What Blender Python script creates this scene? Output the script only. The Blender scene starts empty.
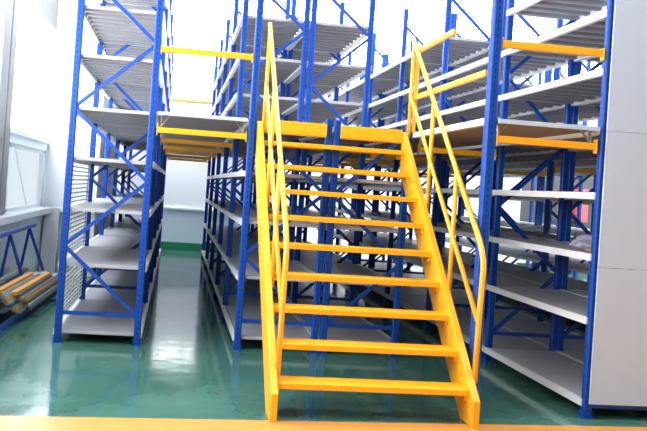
import bpy, bmesh, math, random
from mathutils import Vector, Matrix
random.seed(7)
SC = bpy.context.scene
COL = SC.collection

# ------------------------------------------------------------------ materials
def new_mat(name):
    m = bpy.data.materials.new(name); m.use_nodes = True
    nt = m.node_tree
    b = nt.nodes['Principled BSDF']
    return m, nt, b

def N(nt, t, **kw):
    n = nt.nodes.new(t)
    for k, v in kw.items(): setattr(n, k, v)
    return n

def mathn(nt, op, a, b=None, c=None):
    n = N(nt, 'ShaderNodeMath', operation=op)
    for i, v in enumerate((a, b, c)):
        if v is None: continue
        if isinstance(v, (int, float)): n.inputs[i].default_value = v
        else: nt.links.new(v, n.inputs[i])
    return n.outputs[0]

def mixc(nt, fac, a, b):
    n = N(nt, 'ShaderNodeMix', data_type='RGBA')
    for s, v in ((n.inputs[0], fac), (n.inputs[6], a), (n.inputs[7], b)):
        if isinstance(v, (int, float)): s.default_value = v
        elif isinstance(v, tuple): s.default_value = (*v, 1)
        else: nt.links.new(v, s)
    return n.outputs[2]

def paint(name, c1, c2, rough=.4, scale=6, metallic=0, spec=.5, bump=0):
    m, nt, b = new_mat(name)
    tc = N(nt, 'ShaderNodeTexCoord')
    no = N(nt, 'ShaderNodeTexNoise'); no.inputs['Scale'].default_value = scale; no.inputs['Detail'].default_value = 5
    nt.links.new(tc.outputs['Object'], no.inputs['Vector'])
    nt.links.new(mixc(nt, no.outputs['Fac'], c1, c2), b.inputs['Base Color'])
    b.inputs['Roughness'].default_value = rough; b.inputs['Metallic'].default_value = metallic
    b.inputs['Specular IOR Level'].default_value = spec
    if bump:
        bp = N(nt, 'ShaderNodeBump'); bp.inputs['Strength'].default_value = bump; bp.inputs['Distance'].default_value = .01
        nt.links.new(no.outputs['Fac'], bp.inputs['Height']); nt.links.new(bp.outputs['Normal'], b.inputs['Normal'])
    return m

def emit(name, col, s):
    m = bpy.data.materials.new(name); m.use_nodes = True
    nt = m.node_tree; nt.nodes.clear()
    e = N(nt, 'ShaderNodeEmission'); e.inputs[0].default_value = (*col, 1); e.inputs[1].default_value = s
    o = N(nt, 'ShaderNodeOutputMaterial'); nt.links.new(e.outputs[0], o.inputs[0])
    return m

def post_mat():
    m, nt, b = new_mat('blue_perforated_steel')
    tc = N(nt, 'ShaderNodeTexCoord'); sx = N(nt, 'ShaderNodeSeparateXYZ')
    nt.links.new(tc.outputs['Object'], sx.inputs[0])
    X, Y, Z = sx.outputs
    holez = mathn(nt, 'LESS_THAN', mathn(nt, 'FRACT', mathn(nt, 'MULTIPLY', Z, 18)), .42)
    cx = mathn(nt, 'LESS_THAN', mathn(nt, 'ABSOLUTE', mathn(nt, 'SUBTRACT', mathn(nt, 'ABSOLUTE', X), .0)), .006)
    cy = mathn(nt, 'LESS_THAN', mathn(nt, 'ABSOLUTE', Y), .006)
    h = mathn(nt, 'MULTIPLY', holez, mathn(nt, 'MAXIMUM', cx, cy))
    no = N(nt, 'ShaderNodeTexNoise'); no.inputs['Scale'].default_value = 9
    nt.links.new(tc.outputs['Object'], no.inputs['Vector'])
    base = mixc(nt, no.outputs['Fac'], BLUE1, BLUE2)
    nt.links.new(mixc(nt, h, base, (.001, .018, .14)), b.inputs['Base Color'])
    b.inputs['Roughness'].default_value = .45; b.inputs['Specular IOR Level'].default_value = .35
    return m

BLUE1, BLUE2 = (.001, .052, .34), (.003, .070, .42)
M = {}
M['post'] = post_mat()
M['blue'] = paint('blue_painted_steel', BLUE1, BLUE2, .4)
M['shelf'] = paint('pale_grey_shelf_steel', (.40, .41, .46), (.48, .49, .54), .42, 4)
M['rib'] = paint('galvanised_stiffener', (.20, .205, .22), (.28, .285, .30), .5, 6)  # shading of the shelf undersides put into a darker rib colour
M['edge'] = paint('white_beam_steel', (.78, .79, .83), (.84, .85, .88), .4, 5)
M['yellow'] = paint('yellow_painted_steel', (.86, .40, .008), (.95, .47, .012), .42, 7)
M['tube'] = paint('yellow_painted_tube', (.92, .46, .03), (.96, .52, .05), .35, 7)
M['deck'] = paint('grey_deck_board', (.34, .33, .35), (.42, .41, .43), .6, 3)
M['ply'] = paint('brown_deck_board', (.26, .20, .15), (.33, .26, .20), .6, 3)
M['panel'] = paint('pale_panel_paint', (.46, .57, .74), (.49, .60, .77), .5, 2)
M['zinc'] = paint('zinc_bracket', (.45, .46, .48), (.6, .6, .62), .35, 30, .7)
M['wall'] = paint('white_wall_paint', (.80, .83, .85), (.85, .88, .90), .7, 1.5)
M['dado'] = paint('pale_blue_dado_paint', (.68, .79, .85), (.74, .84, .89), .6, 1.5)
M['ceil'] = paint('white_ceiling_paint', (.8, .8, .8), (.85, .85, .85), .8, 1)
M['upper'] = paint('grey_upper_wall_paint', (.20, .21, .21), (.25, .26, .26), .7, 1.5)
M['green'] = paint('green_skirting_paint', (.02, .22, .10), (.03, .27, .13), .5, 4)
M['frame'] = paint('pale_window_frame', (.70, .76, .80), (.76, .82, .86), .5, 3)
M['pier'] = paint('grey_window_pier', (.17, .19, .20), (.24, .26, .27), .5, 4)
M['corr'] = paint('white_corrugated_sheet', (.55, .58, .60), (.68, .71, .73), .45, 5)
M['greybeam'] = paint('grey_loose_steel', (.34, .36, .40), (.56, .58, .62), .45, 12)
M['darkbeam'] = paint('dark_loose_steel', (.08, .085, .10), (.20, .21, .23), .5, 12)
M['oldyellow'] = paint('worn_yellow_steel', (.70, .30, .02), (.85, .42, .04), .5, 12)
M['board'] = paint('grey_board_face', (.66, .68, .72), (.74, .76, .80), .5, 3)
M['bag'] = paint('lilac_plastic_bag', (.26, .26, .36), (.42, .41, .52), .35, 25, 0, .5, .4)
M['orange'] = paint('orange_wrapper', (.75, .30, .10), (.85, .40, .16), .45, 20)
M['red'] = paint('red_cabinet_paint', (.62, .10, .10), (.70, .14, .13), .45, 4)
M['win'] = emit('bright_daylight_window', (.95, .98, 1), 15)
M['winback'] = emit('bright_rear_window', (.97, .985, 1), 12)
M['winlow'] = emit('frosted_lower_window', (.80, .90, .97), .95)
M['winrear'] = emit('daylit_rear_glazing', (.95, .98, 1), 1.5)
M['sky'] = emit('roof_light_glass', (.97, .985, 1), 11)  # unseen overhead emitter, added to brighten the rear of the hall
M['skyf'] = emit('dull_roof_light_glass', (.90, .955, 1), 7.2)  # unseen front emitter, added as fill for the stair and end panels
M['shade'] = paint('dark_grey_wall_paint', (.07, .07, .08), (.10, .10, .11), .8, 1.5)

def floor_mat():
    m, nt, b = new_mat('green_epoxy_floor')
    tc = N(nt, 'ShaderNodeTexCoord'); sx = N(nt, 'ShaderNodeSeparateXYZ')
    nt.links.new(tc.outputs['Object'], sx.inputs[0])
    X, Y, Z = sx.outputs
    n1 = N(nt, 'ShaderNodeTexNoise'); n1.inputs['Scale'].default_value = 1.3; n1.inputs['Detail'].default_value = 7; n1.inputs['Roughness'].default_value = .62
    n2 = N(nt, 'ShaderNodeTexNoise'); n2.inputs['Scale'].default_value = 9; n2.inputs['Detail'].default_value = 4
    n3 = N(nt, 'ShaderNodeTexNoise'); n3.inputs['Scale'].default_value = 4.5; n3.inputs['Detail'].default_value = 1.5
    for n in (n1, n2, n3): nt.links.new(tc.outputs['Object'], n.inputs['Vector'])
    r = N(nt, 'ShaderNodeValToRGB')
    r.color_ramp.elements[0].position = .3; r.color_ramp.elements[0].color = (.040, .135, .108, 1)
    r.color_ramp.elements[1].position = .72; r.color_ramp.elements[1].color = (.085, .225, .185, 1)
    nt.links.new(n1.outputs['Fac'], r.inputs[0])
    # painted yellow lane on the near side
    line = mathn(nt, 'ADD', mathn(nt, 'MULTIPLY', X, .052), 5.572)
    near = mathn(nt, 'LESS_THAN', mathn(nt, 'ADD', Y, mathn(nt, 'MULTIPLY', mathn(nt, 'SUBTRACT', n2.outputs['Fac'], .5), .02)), line)
    yel = mixc(nt, n1.outputs['Fac'], (.62, .27, .05), (.78, .36, .075))
    nt.links.new(mixc(nt, near, r.outputs[0], yel), b.inputs['Base Color'])
    rg = mathn(nt, 'ADD', mathn(nt, 'MULTIPLY', n1.outputs['Fac'], .22), .0)
    nt.links.new(mathn(nt, 'ADD', rg, mathn(nt, 'MULTIPLY', near, .25)), b.inputs['Roughness'])
    bp = N(nt, 'ShaderNodeBump'); bp.inputs['Strength'].default_value = .10; bp.inputs['Distance'].default_value = .02
    nt.links.new(n3.outputs['Fac'], bp.inputs['Height']); nt.links.new(bp.outputs['Normal'], b.inputs['Normal'])
    b.inputs['Specular IOR Level'].default_value = .9
    return m
M['floor'] = floor_mat()

# ------------------------------------------------------------------ mesh helpers
class MB:
    def __init__(s): s.bm = bmesh.new()
    def box(s, a, b, mat=None):
        x0, y0, z0 = a; x1, y1, z1 = b
        vs = [s.bm.verts.new(v) for v in ((x0,y0,z0),(x1,y0,z0),(x1,y1,z0),(x0,y1,z0),(x0,y0,z1),(x1,y0,z1),(x1,y1,z1),(x0,y1,z1))]
        if mat is not None:
            for v in vs: v.co = mat @ v.co
        for f in ((3,2,1,0),(4,5,6,7),(0,1,5,4),(1,2,6,5),(2,3,7,6),(3,0,4,7)): s.bm.faces.new([vs[i] for i in f])
        return s
    def bar(s, p, q, w, d, up=(0, 1, 0)):
        # rectangular bar from p to q, size d along 'up', w across
        p = Vector(p); q = Vector(q); t = (q-p).normalized(); u = Vector(up); u = (u - t*u.dot(t)).normalized(); v = t.cross(u)
        c = [p + u*(d/2)*a + v*(w/2)*b for a, b in ((-1,-1),(1,-1),(1,1),(-1,1))]
        e = [x + (q-p) for x in c]
        vs = [s.bm.verts.new(x) for x in c+e]
        for f in ((3,2,1,0),(4,5,6,7),(0,1,5,4),(1,2,6,5),(2,3,7,6),(3,0,4,7)): s.bm.faces.new([vs[i] for i in f])
        return s
    def prism(s, pts, axis, a, b):
        # polygon (2D) extruded along axis from a to b
        def P(p, h): return (h, p[0], p[1]) if axis == 'x' else ((p[0], h, p[1]) if axis == 'y' else (p[0], p[1], h))
        A = [s.bm.verts.new(P(p, a)) for p in pts]; B = [s.bm.verts.new(P(p, b)) for p in pts]
        n = len(pts)
        s.bm.faces.new(A); s.bm.faces.new(B[::-1])
        for i in range(n): s.bm.faces.new((A[i], B[i], B[(i+1) % n], A[(i+1) % n]))
        return s
    def tube(s, pts, r, n=12):
        pts = [Vector(p) for p in pts]; rings = []
        for i, p in enumerate(pts):
            t = (pts[min(i+1, len(pts)-1)] - pts[max(i-1, 0)]).normalized()
            u = t.orthogonal() if abs(t.x) > .9 else Vector((1, 0, 0)); u = (u - t*u.dot(t)).normalized(); v = t.cross(u)
            k = 1
            if 0 < i < len(pts)-1:
                c = (pts[i]-pts[i-1]).normalized().dot((pts[i+1]-pts[i]).normalized()); k = 1/max(.6, math.sqrt((1+c)/2))
            rings.append([s.bm.verts.new(p + (u*math.cos(2*math.pi*j/n) + v*math.sin(2*math.pi*j/n))*r) for j in range(n)])
        for A, B in zip(rings, rings[1:]):
            for j in range(n): s.bm.faces.new((A[j], A[(j+1) % n], B[(j+1) % n], B[j]))
        s.bm.faces.new(rings[0][::-1]); s.bm.faces.new(rings[-1])
        return s
    def mesh(s, name, mat, bevel=0, smooth=False):
        bmesh.ops.recalc_face_normals(s.bm, faces=s.bm.faces)
        if bevel: bmesh.ops.bevel(s.bm, geom=s.bm.edges[:], offset=bevel, segments=1, affect='EDGES', clamp_overlap=True)
        me = bpy.data.meshes.new(name); s.bm.to_mesh(me); s.bm.free()
        me.materials.append(M[mat])
        if smooth:
            for p in me.polygons: p.use_smooth = True
        return me

def put(name, me, parent=None, loc=(0, 0, 0), rot=None):
    o = bpy.data.objects.new(name, me); COL.objects.link(o); o.location = loc
    if rot: o.rotation_euler = rot
    if parent: o.parent = parent
    return o
def thing(name, label, cat, loc=(0, 0, 0), group=None):
    o = bpy.data.objects.new(name, None); COL.objects.link(o); o.location = loc; o.empty_display_size = .2
    o['label'] = label; o['category'] = cat; o['kind'] = 'thing'
    if group: o['group'] = group
    return o
def tag(o, label, cat, group=None):
    o['label'] = label; o['category'] = cat; o['kind'] = 'thing'
    if group: o['group'] = group
    return o
def struct(name, mb, mat, parent=None, bevel=0):
    o = put(name, mb.mesh(name, mat, bevel), parent); o['kind'] = 'structure'
    return o

# ------------------------------------------------------------------ setting
WX, WY, BY = -2.14, 13.25, 19.3          # left wall, corner, back wall
XR, YF, ZC = 13.5, -4.0, 6.6
struct('floor', MB().box((-3, YF, -.15), (XR, BY+.2, 0)), 'floor')
struct('ceiling', MB().box((-3, YF, ZC), (XR, BY+.2, ZC+.15)), 'ceil')
# left wall: dado, beam between the two window rows, upper wall, end piece
SILL, MID, TOP = 1.12, 2.09, 3.99
wl = MB()
wl.box((WX-.2, YF, 0), (WX, WY, SILL)); wl.box((WX-.2, YF, TOP), (WX, WY, TOP+.05))
wl.box((WX-.2, YF, MID-.06), (WX, WY, MID+.06)); wl.box((WX-.2, YF, SILL), (WX, 2.0, TOP)); wl.box((WX-.2, WY-.08, SILL), (WX, WY, TOP))
struct('wall_left', wl, 'dado')
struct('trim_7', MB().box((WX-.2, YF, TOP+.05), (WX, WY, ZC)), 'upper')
struct('wall_corner', MB().box((WX-.2, WY, 0), (-1.3, WY+.2, ZC)).box((-1.5, WY+.2, 0), (-1.3, BY, ZC)), 'wall')
struct('wall_back', MB().box((-1.5, BY, 0), (8.85, BY+.2, 2.45)).box((-1.5, BY, 3.0), (XR, BY+.2, 4.5)).box((-1.5, BY, 6.3), (XR, BY+.2, ZC)), 'wall')
struct('wall_front', MB().box((-3, YF-.2, 0), (XR, YF, ZC)), 'shade')  # unseen wall, added and kept dark to cut light reaching under the deck
struct('wall_right', MB().box((XR, YF, 0), (XR+.2, BY+.2, 3.2)).box((XR, YF, 5.8), (XR+.2, BY+.2, ZC)).box((XR, YF, 1), (XR+.2, 3, 5.8)), 'wall')
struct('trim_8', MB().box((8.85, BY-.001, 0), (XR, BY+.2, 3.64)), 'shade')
struct('baseboard_back', MB().box((-1.3, BY-.03, 0), (2.6, BY, .19)), 'green')
struct('trim_1', MB().box((-1.3, BY-.09, .99), (2.6, BY, 1.05)), 'wall', bevel=.008)      # ledge along the rear wall
struct('trim_2', MB().box((-1.3, BY-.02, .19), (2.6, BY, .99)).box((8.85, BY-.02, .19), (XR, BY, .99)), 'dado')                     # painted lower part of the rear wall
struct('trim_3', MB().box((WX, 2.0, SILL-.10), (WX+.16, WY, SILL)), 'frame', bevel=.01)   # window sill
struct('trim_4', MB().box((WX, WY-.10, 1.05), (-1.3, WY, SILL)), 'frame', bevel=.008)
struct('trim_5', MB().box((WX, WY-.14, 3.88), (-1.3, WY, 3.98)), 'frame', bevel=.01)
# windows, left wall: upper bright row and lower frosted row
w = struct('window_1', MB().box((WX-.12, 2.0, MID+.06), (WX-.10, WY-.08, TOP)), 'win')
fr = MB()
for y in (2.0, 4.7, 7.4): fr.box((WX-.10, y, MID+.06), (WX-.03, y+.07, TOP))
fr.box((WX-.10, 2, TOP-.05), (WX+.02, WY-.08, TOP)); fr.box((WX-.1, 2, MID+.06), (WX+.03, WY-.08, MID+.12))
struct('window_frame', fr, 'frame', w)
w = struct('window_2', MB().box((WX-.12, 2.0, SILL), (WX-.10, WY-.08, MID-.06)), 'winlow')
fr = MB()
for y in (2.0, 4.7, 7.4, 10.42, 13.08): fr.box((WX-.10, y, SILL), (WX-.03, y+.09, MID-.06))
fr.box((WX-.1, 2, SILL), (WX-.03, WY-.08, SILL+.05)); fr.box((WX-.1, 2, MID-.11), (WX-.03, WY-.08, MID-.06))
struct('window_frame', fr, 'frame', w)
struct('window_stay', MB().bar((WX-.07, 11.0, MID-.12), (WX-.07, 12.1, SILL+.06), .025, .015, (1, 0, 0)), 'frame', w)
struct('trim_6', MB().box((WX-.1, 9.30, SILL), (WX+.06, 9.66, TOP+.6)).box((WX-.1, 9.71, SILL), (WX+.06, 10.0, TOP+.6)), 'pier', bevel=.01)
# rear wall window band, right wall windows, added overhead emitters
w = struct('window_3', MB().box((-1.3, BY+.06, 4.5), (XR, BY+.08, 6.3)), 'winback')
fr = MB()
for i in range(9): fr.box((-1.3+i*1.84, BY-.0, 4.5), (-1.24+i*1.84, BY+.05, 6.3))
fr.box((-1.3, BY-.05, 4.44), (XR, BY+.05, 4.5))
struct('window_frame', fr, 'frame', w)
w = struct('window_11', MB().box((2.6, BY-.02, .06), (8.85, BY-.005, 2.35)), 'winrear')
fr = MB()
for i in range(5): fr.box((2.6+i*1.55, BY-.05, 0), (2.66+i*1.55, BY-.02, 2.35))
fr.box((2.6, BY-.05, 0), (8.85, BY-.02, .06)).box((2.6, BY-.05, 1.02), (8.85, BY-.02, 1.07))
struct('window_frame', fr, 'frame', w)
w = struct('window_10', MB().box((-1.3, BY+.06, 2.45), (8.85, BY+.08, 3.0)), 'winback')
fr = MB()
for i in range(6): fr.box((-1.3+i*1.7, BY, 2.45), (-1.25+i*1.7, BY+.05, 3.0))
fr.box((-1.3, BY-.04, 2.40), (8.85, BY+.05, 2.45))
struct('window_frame', fr, 'frame', w)
w = struct('window_4', MB().box((XR+.06, 3, 3.2), (XR+.08, BY, 5.8)), 'win')
fr = MB()
for i in range(8): fr.box((XR, 3+i*2.3, 3.2), (XR+.05, 3.07+i*2.3, 5.8))
struct('window_frame', fr, 'frame', w)
for i, (x0, x1, y0, y1) in enumerate(((-1.0, 8.8, 17.9, 19.1), (-.4, .8, 8.5, 17), (2.5, 3.7, 8.5, 17), (5.2, 5.8, 8.5, 17), (-1.2, 8.5, 3.9, 5.3))):
    struct('window_%d' % (5+i), MB().box((x0, y0, ZC-.03), (x1, y1, ZC-.005)), 'sky' if i < 4 else 'skyf')  # glowing panels out of view, added for their light only
tag(put('wall_pipe', MB().tube([(-1.25, BY-.031, 3.68), (XR-.1, BY-.031, 3.68)], .03).mesh('wall_pipe', 'tube', smooth=True)),
    'thin yellow pipe running along the white rear wall above the deck', 'pipe')

# ------------------------------------------------------------------ shelving racks
PW, PD, PH = .07, .06, 4.64
BAY = 2.0
def post_mesh(h):
    m = MB(); w, d = PW/2, PD/2; c = .010
    # folded upright: front and back webs with chamfered corners
    m.prism([(-w+c,-d),(w-c,-d),(w,-d+c),(w,d-c),(w-c,d),(-w+c,d),(-w,d-c),(-w,-d+c)], 'z', 0, h)
    return m.mesh('post', 'post')
POST = post_mesh(PH); SHORT = post_mesh(2.43)
PLATE = MB().box((-.042, -.042, 0), (.042, .042, .008)).box((-.041, -.036, .008), (-.036, .036, .06)).box((.036, -.036, .008), (.041, .036, .06)).mesh('base_plate', 'blue')
_rib = {}
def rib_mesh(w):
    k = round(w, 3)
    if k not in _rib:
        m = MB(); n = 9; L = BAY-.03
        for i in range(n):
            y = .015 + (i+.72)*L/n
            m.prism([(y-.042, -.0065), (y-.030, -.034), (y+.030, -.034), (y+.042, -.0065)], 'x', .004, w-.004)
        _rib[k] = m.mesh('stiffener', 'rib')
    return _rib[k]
_shelf = {}
def shelf_mesh(w):
    k = round(w, 3)
    if k not in _shelf:
        m = MB(); n = 9; L = BAY-.03
        for i in range(n):
            y0 = .015 + i*L/n; y1 = y0 + L/n - .004
            m.box((.0, y0, -.006), (w, y1, 0))
            if i == 0: m.box((.0, y0, -.034), (w, y0+.006, -.006))
            if i == n-1: m.box((.0, y1-.006, -.034), (w, y1, -.006))
        _shelf[k] = m.mesh('shelf', 'shelf')
    return _shelf[k]
EDGE = MB().prism([(-.022,-.056),(.022,-.056),(.022,-.012),(.012,0),(-.022,0)], 'y', 0.002, BAY-.002).mesh('edge_beam', 'edge')
_brace = {}
def brace_mesh(dx, dz):
    k = (round(dx, 3), round(dz, 3))
    if k not in _brace:
        m = MB()
        m.bar((0, -.012, 0), (dx, -.012, dz), .036, .005); 
        n = Vector((-dz, 0, dx)).normalized()*.016
        m.bar((n.x, .002, n.z), (dx+n.x, .002, dz+n.z), .005, .026); m.bar((-n.x, .002, -n.z), (dx-n.x, .002, dz-n.z), .005, .026)
        _brace[k] = m.mesh('brace', 'blue')
    return _brace[k]
NODES = [.28, .97, 1.65, 2.35, 3.05, 3.73, 4.38]

def rack(x0, x1, y0, nb, zs, label, group='rows of blue shelving racks', upper_from=0, short=(), flip=(), front_sill=False, skip=(), drop=()):
    """x0/x1 post centres, y0 front frame, nb bays; shelves above the deck start at bay upper_from;
       short = (frame, side) posts that stop at deck height; flip = frames whose bracing starts on the other side"""
    t = thing('shelving_rack', label, 'shelving rack', (x0, y0, 0), group)
    W = x1-x0
    for k in range(nb+1):
        y = k*BAY
        tall = True
        for s, x in ((0, 0), (1, W)):
            sh = (k, s) in short
            p = put('post', SHORT if sh else POST, t, (x, y, 0))
            put('base_plate', PLATE, p)
        lim = 2.4 if any(q[0] == k for q in short) else 9
        side = 1 if k in flip else 0
        put('brace', brace_mesh(W, 0), t, (0, y, .30))
        for i in range(len(NODES)-1):
            if NODES[i+1] > lim: break
            s = (i+side) % 2
            put('brace', brace_mesh(W if s == 0 else -W, NODES[i+1]-NODES[i]), t, (0 if s == 0 else W, y+(.004 if i % 2 else -.004), NODES[i]))
        if k == 0 and front_sill: put('brace', brace_mesh(W, 0), t, (0, y, .10))
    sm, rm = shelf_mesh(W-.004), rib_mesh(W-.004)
    for k in range(nb):
        for j, z in enumerate(zs):
            if (z > 2.6 and k < upper_from) or (k, j) in skip: continue
            for q in drop:
                if q[:2] == (k, j): z = q[2]
            s = put('shelf', sm, t, (.002, k*BAY, z-.004))
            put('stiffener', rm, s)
            put('edge_beam', EDGE, s, (-.027, 0, .004))
            put('edge_beam', EDGE, s, (W+.023, 0, .004), None).scale = (-1, 1, 1)
    return t

ZA = [.13, .80, 1.355, 1.865, 2.37, 2.90, 3.39, 3.90]
ZB = [.15, .77, 1.335, 1.84, 2.36, 2.87, 3.36, 3.88]
ZD = [.15, .81, 1.325, 1.825, 2.35, 2.838, 3.315, 3.85]
YA, YD = 7.97, 5.97
rA = rack(-1.064, -.282, YA, 5, ZA, 'blue shelving rack with pale shelves standing alone beside the bright left windows', flip=(0,))
rB = rack(.733, 1.532, YA, 5, ZB, 'blue shelving rack along the open aisle, behind the left half of the stair treads', upper_from=1, short=((0, 1),), flip=(0,))
rC = rack(1.622, 2.385, YA, 5, ZB, 'blue shelving rack behind the right half of the stair treads', upper_from=1, short=((0, 0), (0, 1)))
rD = rack(3.415, 4.14, YD, 6, ZD, 'blue shelving rack at right whose front end is covered by big pale panels', front_sill=True, skip=((1, 7),), drop=((0, 7, 3.74),))
rE = rack(4.21, 4.975, YD, 6, ZD, 'blue shelving rack back to back behind the rack with the pale end panels', skip=((0, 7), (1, 7), (1, 6)))
rF = rack(6.0, 6.77, YD, 6, ZD, 'blue shelving rack in the far right rows, glimpsed through the nearer racks', skip=tuple((k, j) for k in range(4) for j in (6, 7)))
rG = rack(6.84, 7.6, YD, 6, ZD, 'blue shelving rack in the far right rows, glimpsed through the nearer racks', skip=tuple((k, j) for k in range(4) for j in (6, 7)))

# pale sheets closing the front end of the right rack, three above one another and a fourth over them
def end_panel(z0, z1):
    return MB().box((-.008, -.062, z0), (.775, -.046, z1)).mesh('end_panel', 'panel', .002)
for z0, z1 in ((.125, 1.222), (1.226, 2.322), (2.326, 3.42), (3.424, 4.5)):
    o = put('end_panel', end_panel(z0, z1), rD); o['label'] = 'flat pale grey end panel'
# wire mesh closing the left side of the first bay of the left rack
m = MB()
z = .19
while z < 1.84:
    m.box((-.012, .05, z), (-.004, 1.95, z+.014)); z += .046
for k in range(9): m.box((-.016, .05+k*.2355, .18), (-.010, .062+k*.2355, 1.85))
o = put('side_mesh', m.mesh('side_mesh', 'corr'), rA); o['label'] = 'pale wire mesh side panel'

# ------------------------------------------------------------------ mezzanine walkways
def walkway(label, xl, xr, y0, nb, zt, mat, zbt):
    t = thing('mezzanine_walkway', label, 'walkway', ((xl+xr)/2, y0, 0), 'raised walkways between the racks')
    w = (xr-xl)/2
    for k in range(nb):
        m = MB(); n = 4; L = BAY
        for i in range(n): m.box((-w, k*BAY+i*L/n-.04, zt-.028), (w, k*BAY+(i+1)*L/n-.044, zt))
        put('deck_board', m.mesh('deck_board', mat), t)
    o = put('edge_strip', MB().box((-w, -.065, zt-.034), (w, -.045, zt+.002)).mesh('edge_strip', 'panel', .002), t); o['label'] = 'pale front edge strip'
    for k in range(nb+1):
        m = MB().box((-w+.0, -.022, zbt-.056), (w-.0, .022, zbt))
        m.box((-w-.001, -.026, zbt-.085), (-w+.010, .026, zbt+.03)); m.box((w-.010, -.026, zbt-.085), (w+.001, .026, zbt+.03))
        put('cross_beam', m.mesh('cross_beam', 'yellow', .004), t, (0, k*BAY-.01, 0))
        for s in (-1, 1):
            b = MB(); x = s*(w-.035)
            b.box((x-.005, -.02, zbt), (x+.005, .02, zt-.028)); b.bar((x, 0, zbt+.01), (x-s*.08, 0, zt-.03), .010, .025); b.box((x-.03, -.022, zt-.036), (x+.03, .022, zt-.028))
            put('bracket', b.mesh('bracket', 'zinc'), t, (0, k*BAY+.03, 0))
    return t
w1 = walkway('raised grey deck on yellow cross beams over the left aisle', -.228, .682, YA, 5, 2.37, 'deck', 2.215)
w2 = walkway('raised brown deck on yellow cross beams right of the stair, beside the pale end panels', 2.497, 3.348, YD, 6, 2.35, 'ply', 2.222)
w3 = walkway('raised brown deck on yellow cross beams between the far right rows of racks', 5.03, 5.945, YD, 6, 2.35, 'ply', 2.222)
cx = (2.497+3.348)/2
m = MB().prism([(-.030,-.04),(.030,-.04),(.040,-.03),(.040,.03),(.030,.04),(-.030,.04),(-.040,.03),(-.040,-.03)], 'z', 0, PH)
o = put('column', m.mesh('column', 'post'), w2, (2.45-cx, 0, 0)); o['label'] = 'tall blue column'
put('base_plate', PLATE, o)
put('edge_strip', MB().box((2.418-cx, .045, 2.305), (2.47-cx, BAY-.05, 2.36)).mesh('edge_strip', 'edge', .004), w2)

# ------------------------------------------------------------------ guard rails
def guard_beam(label, xl, xr, y, zt, h=.058):
    m = MB().box((xl, y-.022, zt-h), (xr, y+.022, zt)).box((xl, y-.028, zt-h-.02), (xl+.012, y+.028, zt+.02)).box((xr-.012, y-.028, zt-h-.03), (xr, y+.028, zt+.01))
    return tag(put('guard_rail', m.mesh('guard_rail', 'yellow', .004)), label, 'guard rail', 'yellow guard rails above the deck')
guard_beam('yellow guard beam high across the open aisle left of the stair', -.245, .696, YA, 3.035)
guard_beam('yellow guard beam high up right of the stair, ending at the pale end panels', 2.497, 3.366, YD, 2.985)
t = thing('guard_rail', 'yellow two bar guard rail along the deck edge right of the stair top', 'guard rail', (2.40, YA-.05, 2.36), 'yellow guard rails above the deck')
put('rail', MB().box((0, -1.89, .34), (.04, .03, .39)).mesh('rail', 'tube', .006), t)
put('rail', MB().box((0, -1.08, .83), (.04, .03, .88)).mesh('rail', 'tube', .006), t)
put('post', MB().box((.002, -.015, 0), (.038, .022, .9)).mesh('guard_post', 'tube', .005), t)

# ------------------------------------------------------------------ stair
XL0, XL1, XR0, XR1 = .784, .837, 2.303, 2.356
st = thing('staircase', 'yellow steel open riser staircase with tube handrails in front of the racks', 'staircase', ((XL0+XR1)/2, 5.6, 0))
SX = -(XL0+XR1)/2; SY = -5.6
def zf(Y): return .22 + .896*(Y-5.6)
TY = 7.925
prof = [(5.575, 0), (5.575, .20), (5.60, .225), (TY-.0, zf(TY)+.055), (TY, zf(TY)-.36), (5.82, 0)]
prof = [(a+SY, b) for a, b in prof]
def stringer(x0, x1, inner):
    m = MB(); th = .012; xa, xb = x0+SX, x1+SX
    # channel: web on the outer side, flanges towards the treads made as front and rear strips
    m.prism(prof, 'x', xa, xb)
    return m.mesh('stringer', 'yellow', .004)
put('stringer', stringer(XL0, XL1, 1), st); put('stringer', stringer(XR0, XR1, -1), st)
tl = MB(); W2 = (XR0-XL1)/2
tl.box((-W2, 0, -.030), (W2, .235, 0)); tl.box((-W2, -.004, -.042), (W2, .016, .002)); tl.box((-W2, .22, -.045), (W2, .235, -.03))
for s in (-1, 1): tl.box((s*(W2-.012)-.012, .02, -.085), (s*(W2-.012)+.012, .21, -.03))
TREAD = tl.mesh('tread', 'yellow', .002)
cxs = (XL1+XR0)/2+SX
for k in range(1, 10):
    z = .02+.237*k; y = 5.6 + (z-.22)/.896 + .03
    put('tread', TREAD, st, (cxs, y+SY, z))
for a, b in ((XL1+.004, 1.502), (1.65, XR0-.004)):
    m = MB().box((a+SX, 7.895+SY, 2.245), (b+SX, 7.925+SY, 2.375)); m.box((a+SX, 7.905+SY, 2.235), (b+SX, 7.925+SY, 2.245))
    put('landing_beam', m.mesh('landing_beam', 'yellow', .004), st)
def rail_y(zz): return 8.0 - (3.37-zz)/.917
def handrail(xc):
    x = xc+SX
    pts = [(x, 7.99, 3.37), (x, 5.83, 1.39), (x, 5.765, 1.31), (x, 5.73, 1.24), (x, 5.715, 1.17), (x, 5.735, .8), (x, 5.745, .30)]
    h = put('handrail', MB().tube([(a, b+SY, c) for a, b, c in pts], .0215).mesh('handrail', 'tube', smooth=True), st)
    put('mid_rail', MB().tube([(x, 7.93+SY, 2.75), (x, 5.76+SY, .77)], .019).mesh('mid_rail', 'tube', smooth=True), h)
    for y, zb, ztp in ((7.91, 2.30, 3.31), (7.15, 1.50, 2.595), (6.42, .86, 1.92)):
        put('post', MB().tube([(x, y+SY, zb), (x, y+SY, ztp)], .020).mesh('rail_post', 'tube', smooth=True), h)
handrail(.846); handrail(2.368)

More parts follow.
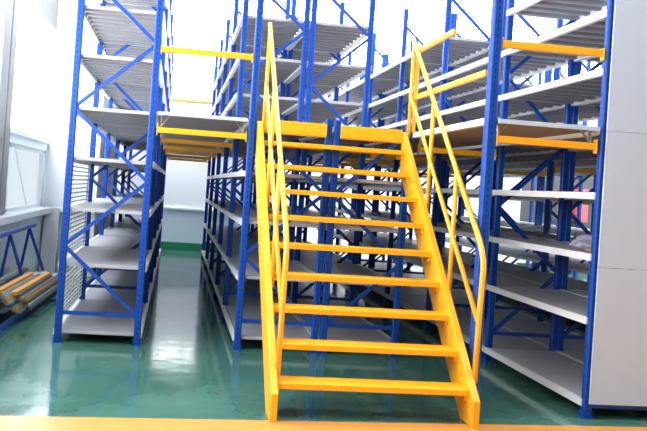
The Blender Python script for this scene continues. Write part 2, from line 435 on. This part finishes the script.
# ------------------------------------------------------------------ bag on the right rack's shelf
bm = bmesh.new(); bmesh.ops.create_icosphere(bm, subdivisions=4, radius=1)
for v in bm.verts:
    c = v.co; n = .14*math.sin(5*c.x+2*c.y)*math.cos(4*c.z) + .10*math.sin(9*c.y+3*c.x+1) + .05*math.sin(17*c.x+11*c.z)
    c *= 1+n
    c.x *= .17; c.y *= .15; c.z = max(c.z, -.55)*.085 + .047
m = MB(); m.bm.free(); m.bm = bm
bag = tag(put('plastic_bag', m.mesh('plastic_bag', 'bag', smooth=True), None, (3.69, 6.50, 1.322)), 'crumpled lilac grey plastic bag on the right rack shelf beside the pale panel', 'bag')
bm = bmesh.new(); bmesh.ops.create_icosphere(bm, subdivisions=3, radius=1)
for v in bm.verts:
    c = v.co; c *= 1+.12*math.sin(7*c.x+4*c.z); c.x *= .07; c.y *= .04; c.z = max(c.z, -.6)*.022+.013
m = MB(); m.bm.free(); m.bm = bm
o = put('wrapper', m.mesh('wrapper', 'orange', smooth=True), bag, (-.08, -.14, .0)); o['label'] = 'orange wrapper corner'

# ------------------------------------------------------------------ trestle and loose steel by the left wall
tr = thing('storage_trestle', 'blue inverted V trestle holding loose beams by the left wall', 'trestle', (-1.9, 10, 0))
def TP(x, y, z): return (x+1.9, y-10, z)
put('top_rail', MB().bar(TP(-1.96, 7.0, .915), TP(-1.93, 11.3, .935), .05, .05, (0, 0, 1)).mesh('top_rail', 'blue', .004), tr)
put('base_rail', MB().bar(TP(-1.745, 7.0, .03), TP(-1.60, 11.5, .03), .05, .06, (0, 0, 1)).mesh('base_rail', 'blue', .004), tr)
put('base_rail', MB().bar(TP(-2.08, 7.0, .03), TP(-2.06, 11.5, .03), .05, .06, (0, 0, 1)).mesh('base_rail', 'blue', .004), tr)
for y in (7.9, 9.75, 11.0):
    xr = -1.745 + (y-7)/4.5*.145
    put('leg', MB().bar(TP(-1.945, y, .90), TP(xr, y+.03, .05), .035, .035).mesh('leg', 'blue', .003), tr)
    put('leg', MB().bar(TP(-1.945, y, .90), TP(-2.07, y, .05), .035, .035).mesh('leg', 'blue', .003), tr)
    put('cross_tie', MB().bar(TP(-2.09, y, .075), TP(xr+.13, y, .075), .03, .03, (0, 0, 1)).mesh('cross_tie', 'blue', .003), tr)
def loose_mesh(L, mat):
    m = MB(); m.prism([(-.027,-.018),(.027,-.018),(.027,.014),(.019,.019),(-.027,.019)], 'y', 0, L)
    m.box((-.026, -.006, -.017), (.026, 0, .018))
    return m.mesh('loose_beam', mat)
LM = {}
beams = []
layers = []   # x, y start, z, length, kind, turn
def leg_x(y, z): return -1.945 + (.9-z)/.85*((-1.745+(y-7)/4.5*.145)+1.945)
for k, row in enumerate(('ddg', 'gdd', 'dgd', 'ddg', 'gdd', 'dgd', 'dd', 'gd')):     # dark stack between the legs
    for i, c in enumerate(row):
        layers.append((-1.972+i*.057, 7.0+.13*((3*k+2*i) % 4), .111+k*.0385, 3.3, c, -.006))
outer = (('g', 8.95, 2.4), ('d', 9.2, 2.1)), (('y', 8.8, 2.3), ('g', 9.15, 2.2)), (('g', 8.7, 2.4), ('d', 9.1, 2.2)), (('d', 8.65, 2.2), ('y', 9.05, 2.0)), \
        (('g', 8.55, 2.4), ('g', 8.9, 2.3)), (('y', 8.5, 2.1), ('d', 8.85, 1.9)), (('g', 8.45, 2.3), ('y', 8.75, 1.9)), (('g', 8.4, 1.9),), (('y', 8.35, 1.6),)
for k, row in enumerate(outer):                                                       # newer beams against the near legs
    for i, (c, y, L) in enumerate(row):
        z = .111+k*.0385
        layers.append((leg_x(y, z-.02)+.056+i*.058, y, z, L, c, -.031))
names = {'g': 'greybeam', 'd': 'darkbeam', 'y': 'oldyellow'}
lab = {'g': 'pale grey steel beam in the loose pile on the blue trestle', 'd': 'dark grey steel beam in the loose pile on the blue trestle', 'y': 'yellow steel beam in the loose pile on the blue trestle'}
for x, y, z, L, c, turn in layers:
    if (L, c) not in LM: LM[(L, c)] = loose_mesh(L, names[c])
    o = put('loose_beam', LM[(L, c)], None, (x, y, z), (0, 0, turn))
    tag(o, lab[c], 'beam', {'g': 'grey beams in the pile', 'd': 'dark beams in the pile', 'y': 'yellow beams in the pile'}[c])
brd = put('board', MB().box((-.12, -.012, 0), (.12, .012, 1.12)).mesh('board', 'board', .003), None, (-1.98, 13.02, 0), (-.10, 0, 0))
put('edge_strip', MB().box((-.145, -.022, 0), (-.12, .014, 1.13)).mesh('board_edge', 'pier', .002), brd)
tag(brd, 'tall pale grey board leaning in the corner behind the trestle', 'board')
# red cabinet on the rear wall
tag(put('wall_cabinet', MB().box((10.3, BY-.22, 1.35), (10.62, BY-.001, 2.2)).box((10.33, BY-.235, 1.39), (10.59, BY-.22, 2.16)).mesh('wall_cabinet', 'red', .008)), 'red cabinet on the far rear wall glimpsed through the right racks', 'cabinet')

# ------------------------------------------------------------------ light
wd = bpy.data.worlds.new('World'); SC.world = wd; wd.use_nodes = True
bg = wd.node_tree.nodes['Background']; bg.inputs[0].default_value = (.93, .97, 1, 1); bg.inputs[1].default_value = .3

# ------------------------------------------------------------------ camera
F, YAW, PITCH, ROLL, H, CX, CY = 780.0, .1181, -.0096, .0689, 1.6819, -54.53, -35.37
cam = bpy.data.cameras.new('camera'); co = bpy.data.objects.new('camera', cam); COL.objects.link(co)
c, s = math.cos(YAW), math.sin(YAW); cp, sp = math.cos(PITCH), math.sin(PITCH)
r = Vector((c, -s, 0)); fw = Vector((s, c, 0)); u = Vector((0, 0, 1))
f2 = fw*cp - u*sp; u2 = u*cp + fw*sp
cr, sr = math.cos(ROLL), math.sin(ROLL)
# image content turned clockwise by ROLL
rx = r*cr + u2*sr; ry = -r*sr + u2*cr
R = Matrix((rx, ry, -f2)).transposed()
co.matrix_world = Matrix.Translation((0, 0, H)) @ R.to_4x4()
cam.sensor_width = 36; cam.lens = F/647*36
cam.shift_x = -CX/647; cam.shift_y = CY/647
cam.clip_start = .05; cam.clip_end = 200
SC.camera = co

SC.view_settings.view_transform = 'Standard'; SC.view_settings.look = 'None'
SC.view_settings.gamma = 1; SC.view_settings.use_curve_mapping = False
SC.view_settings.exposure = 0.0
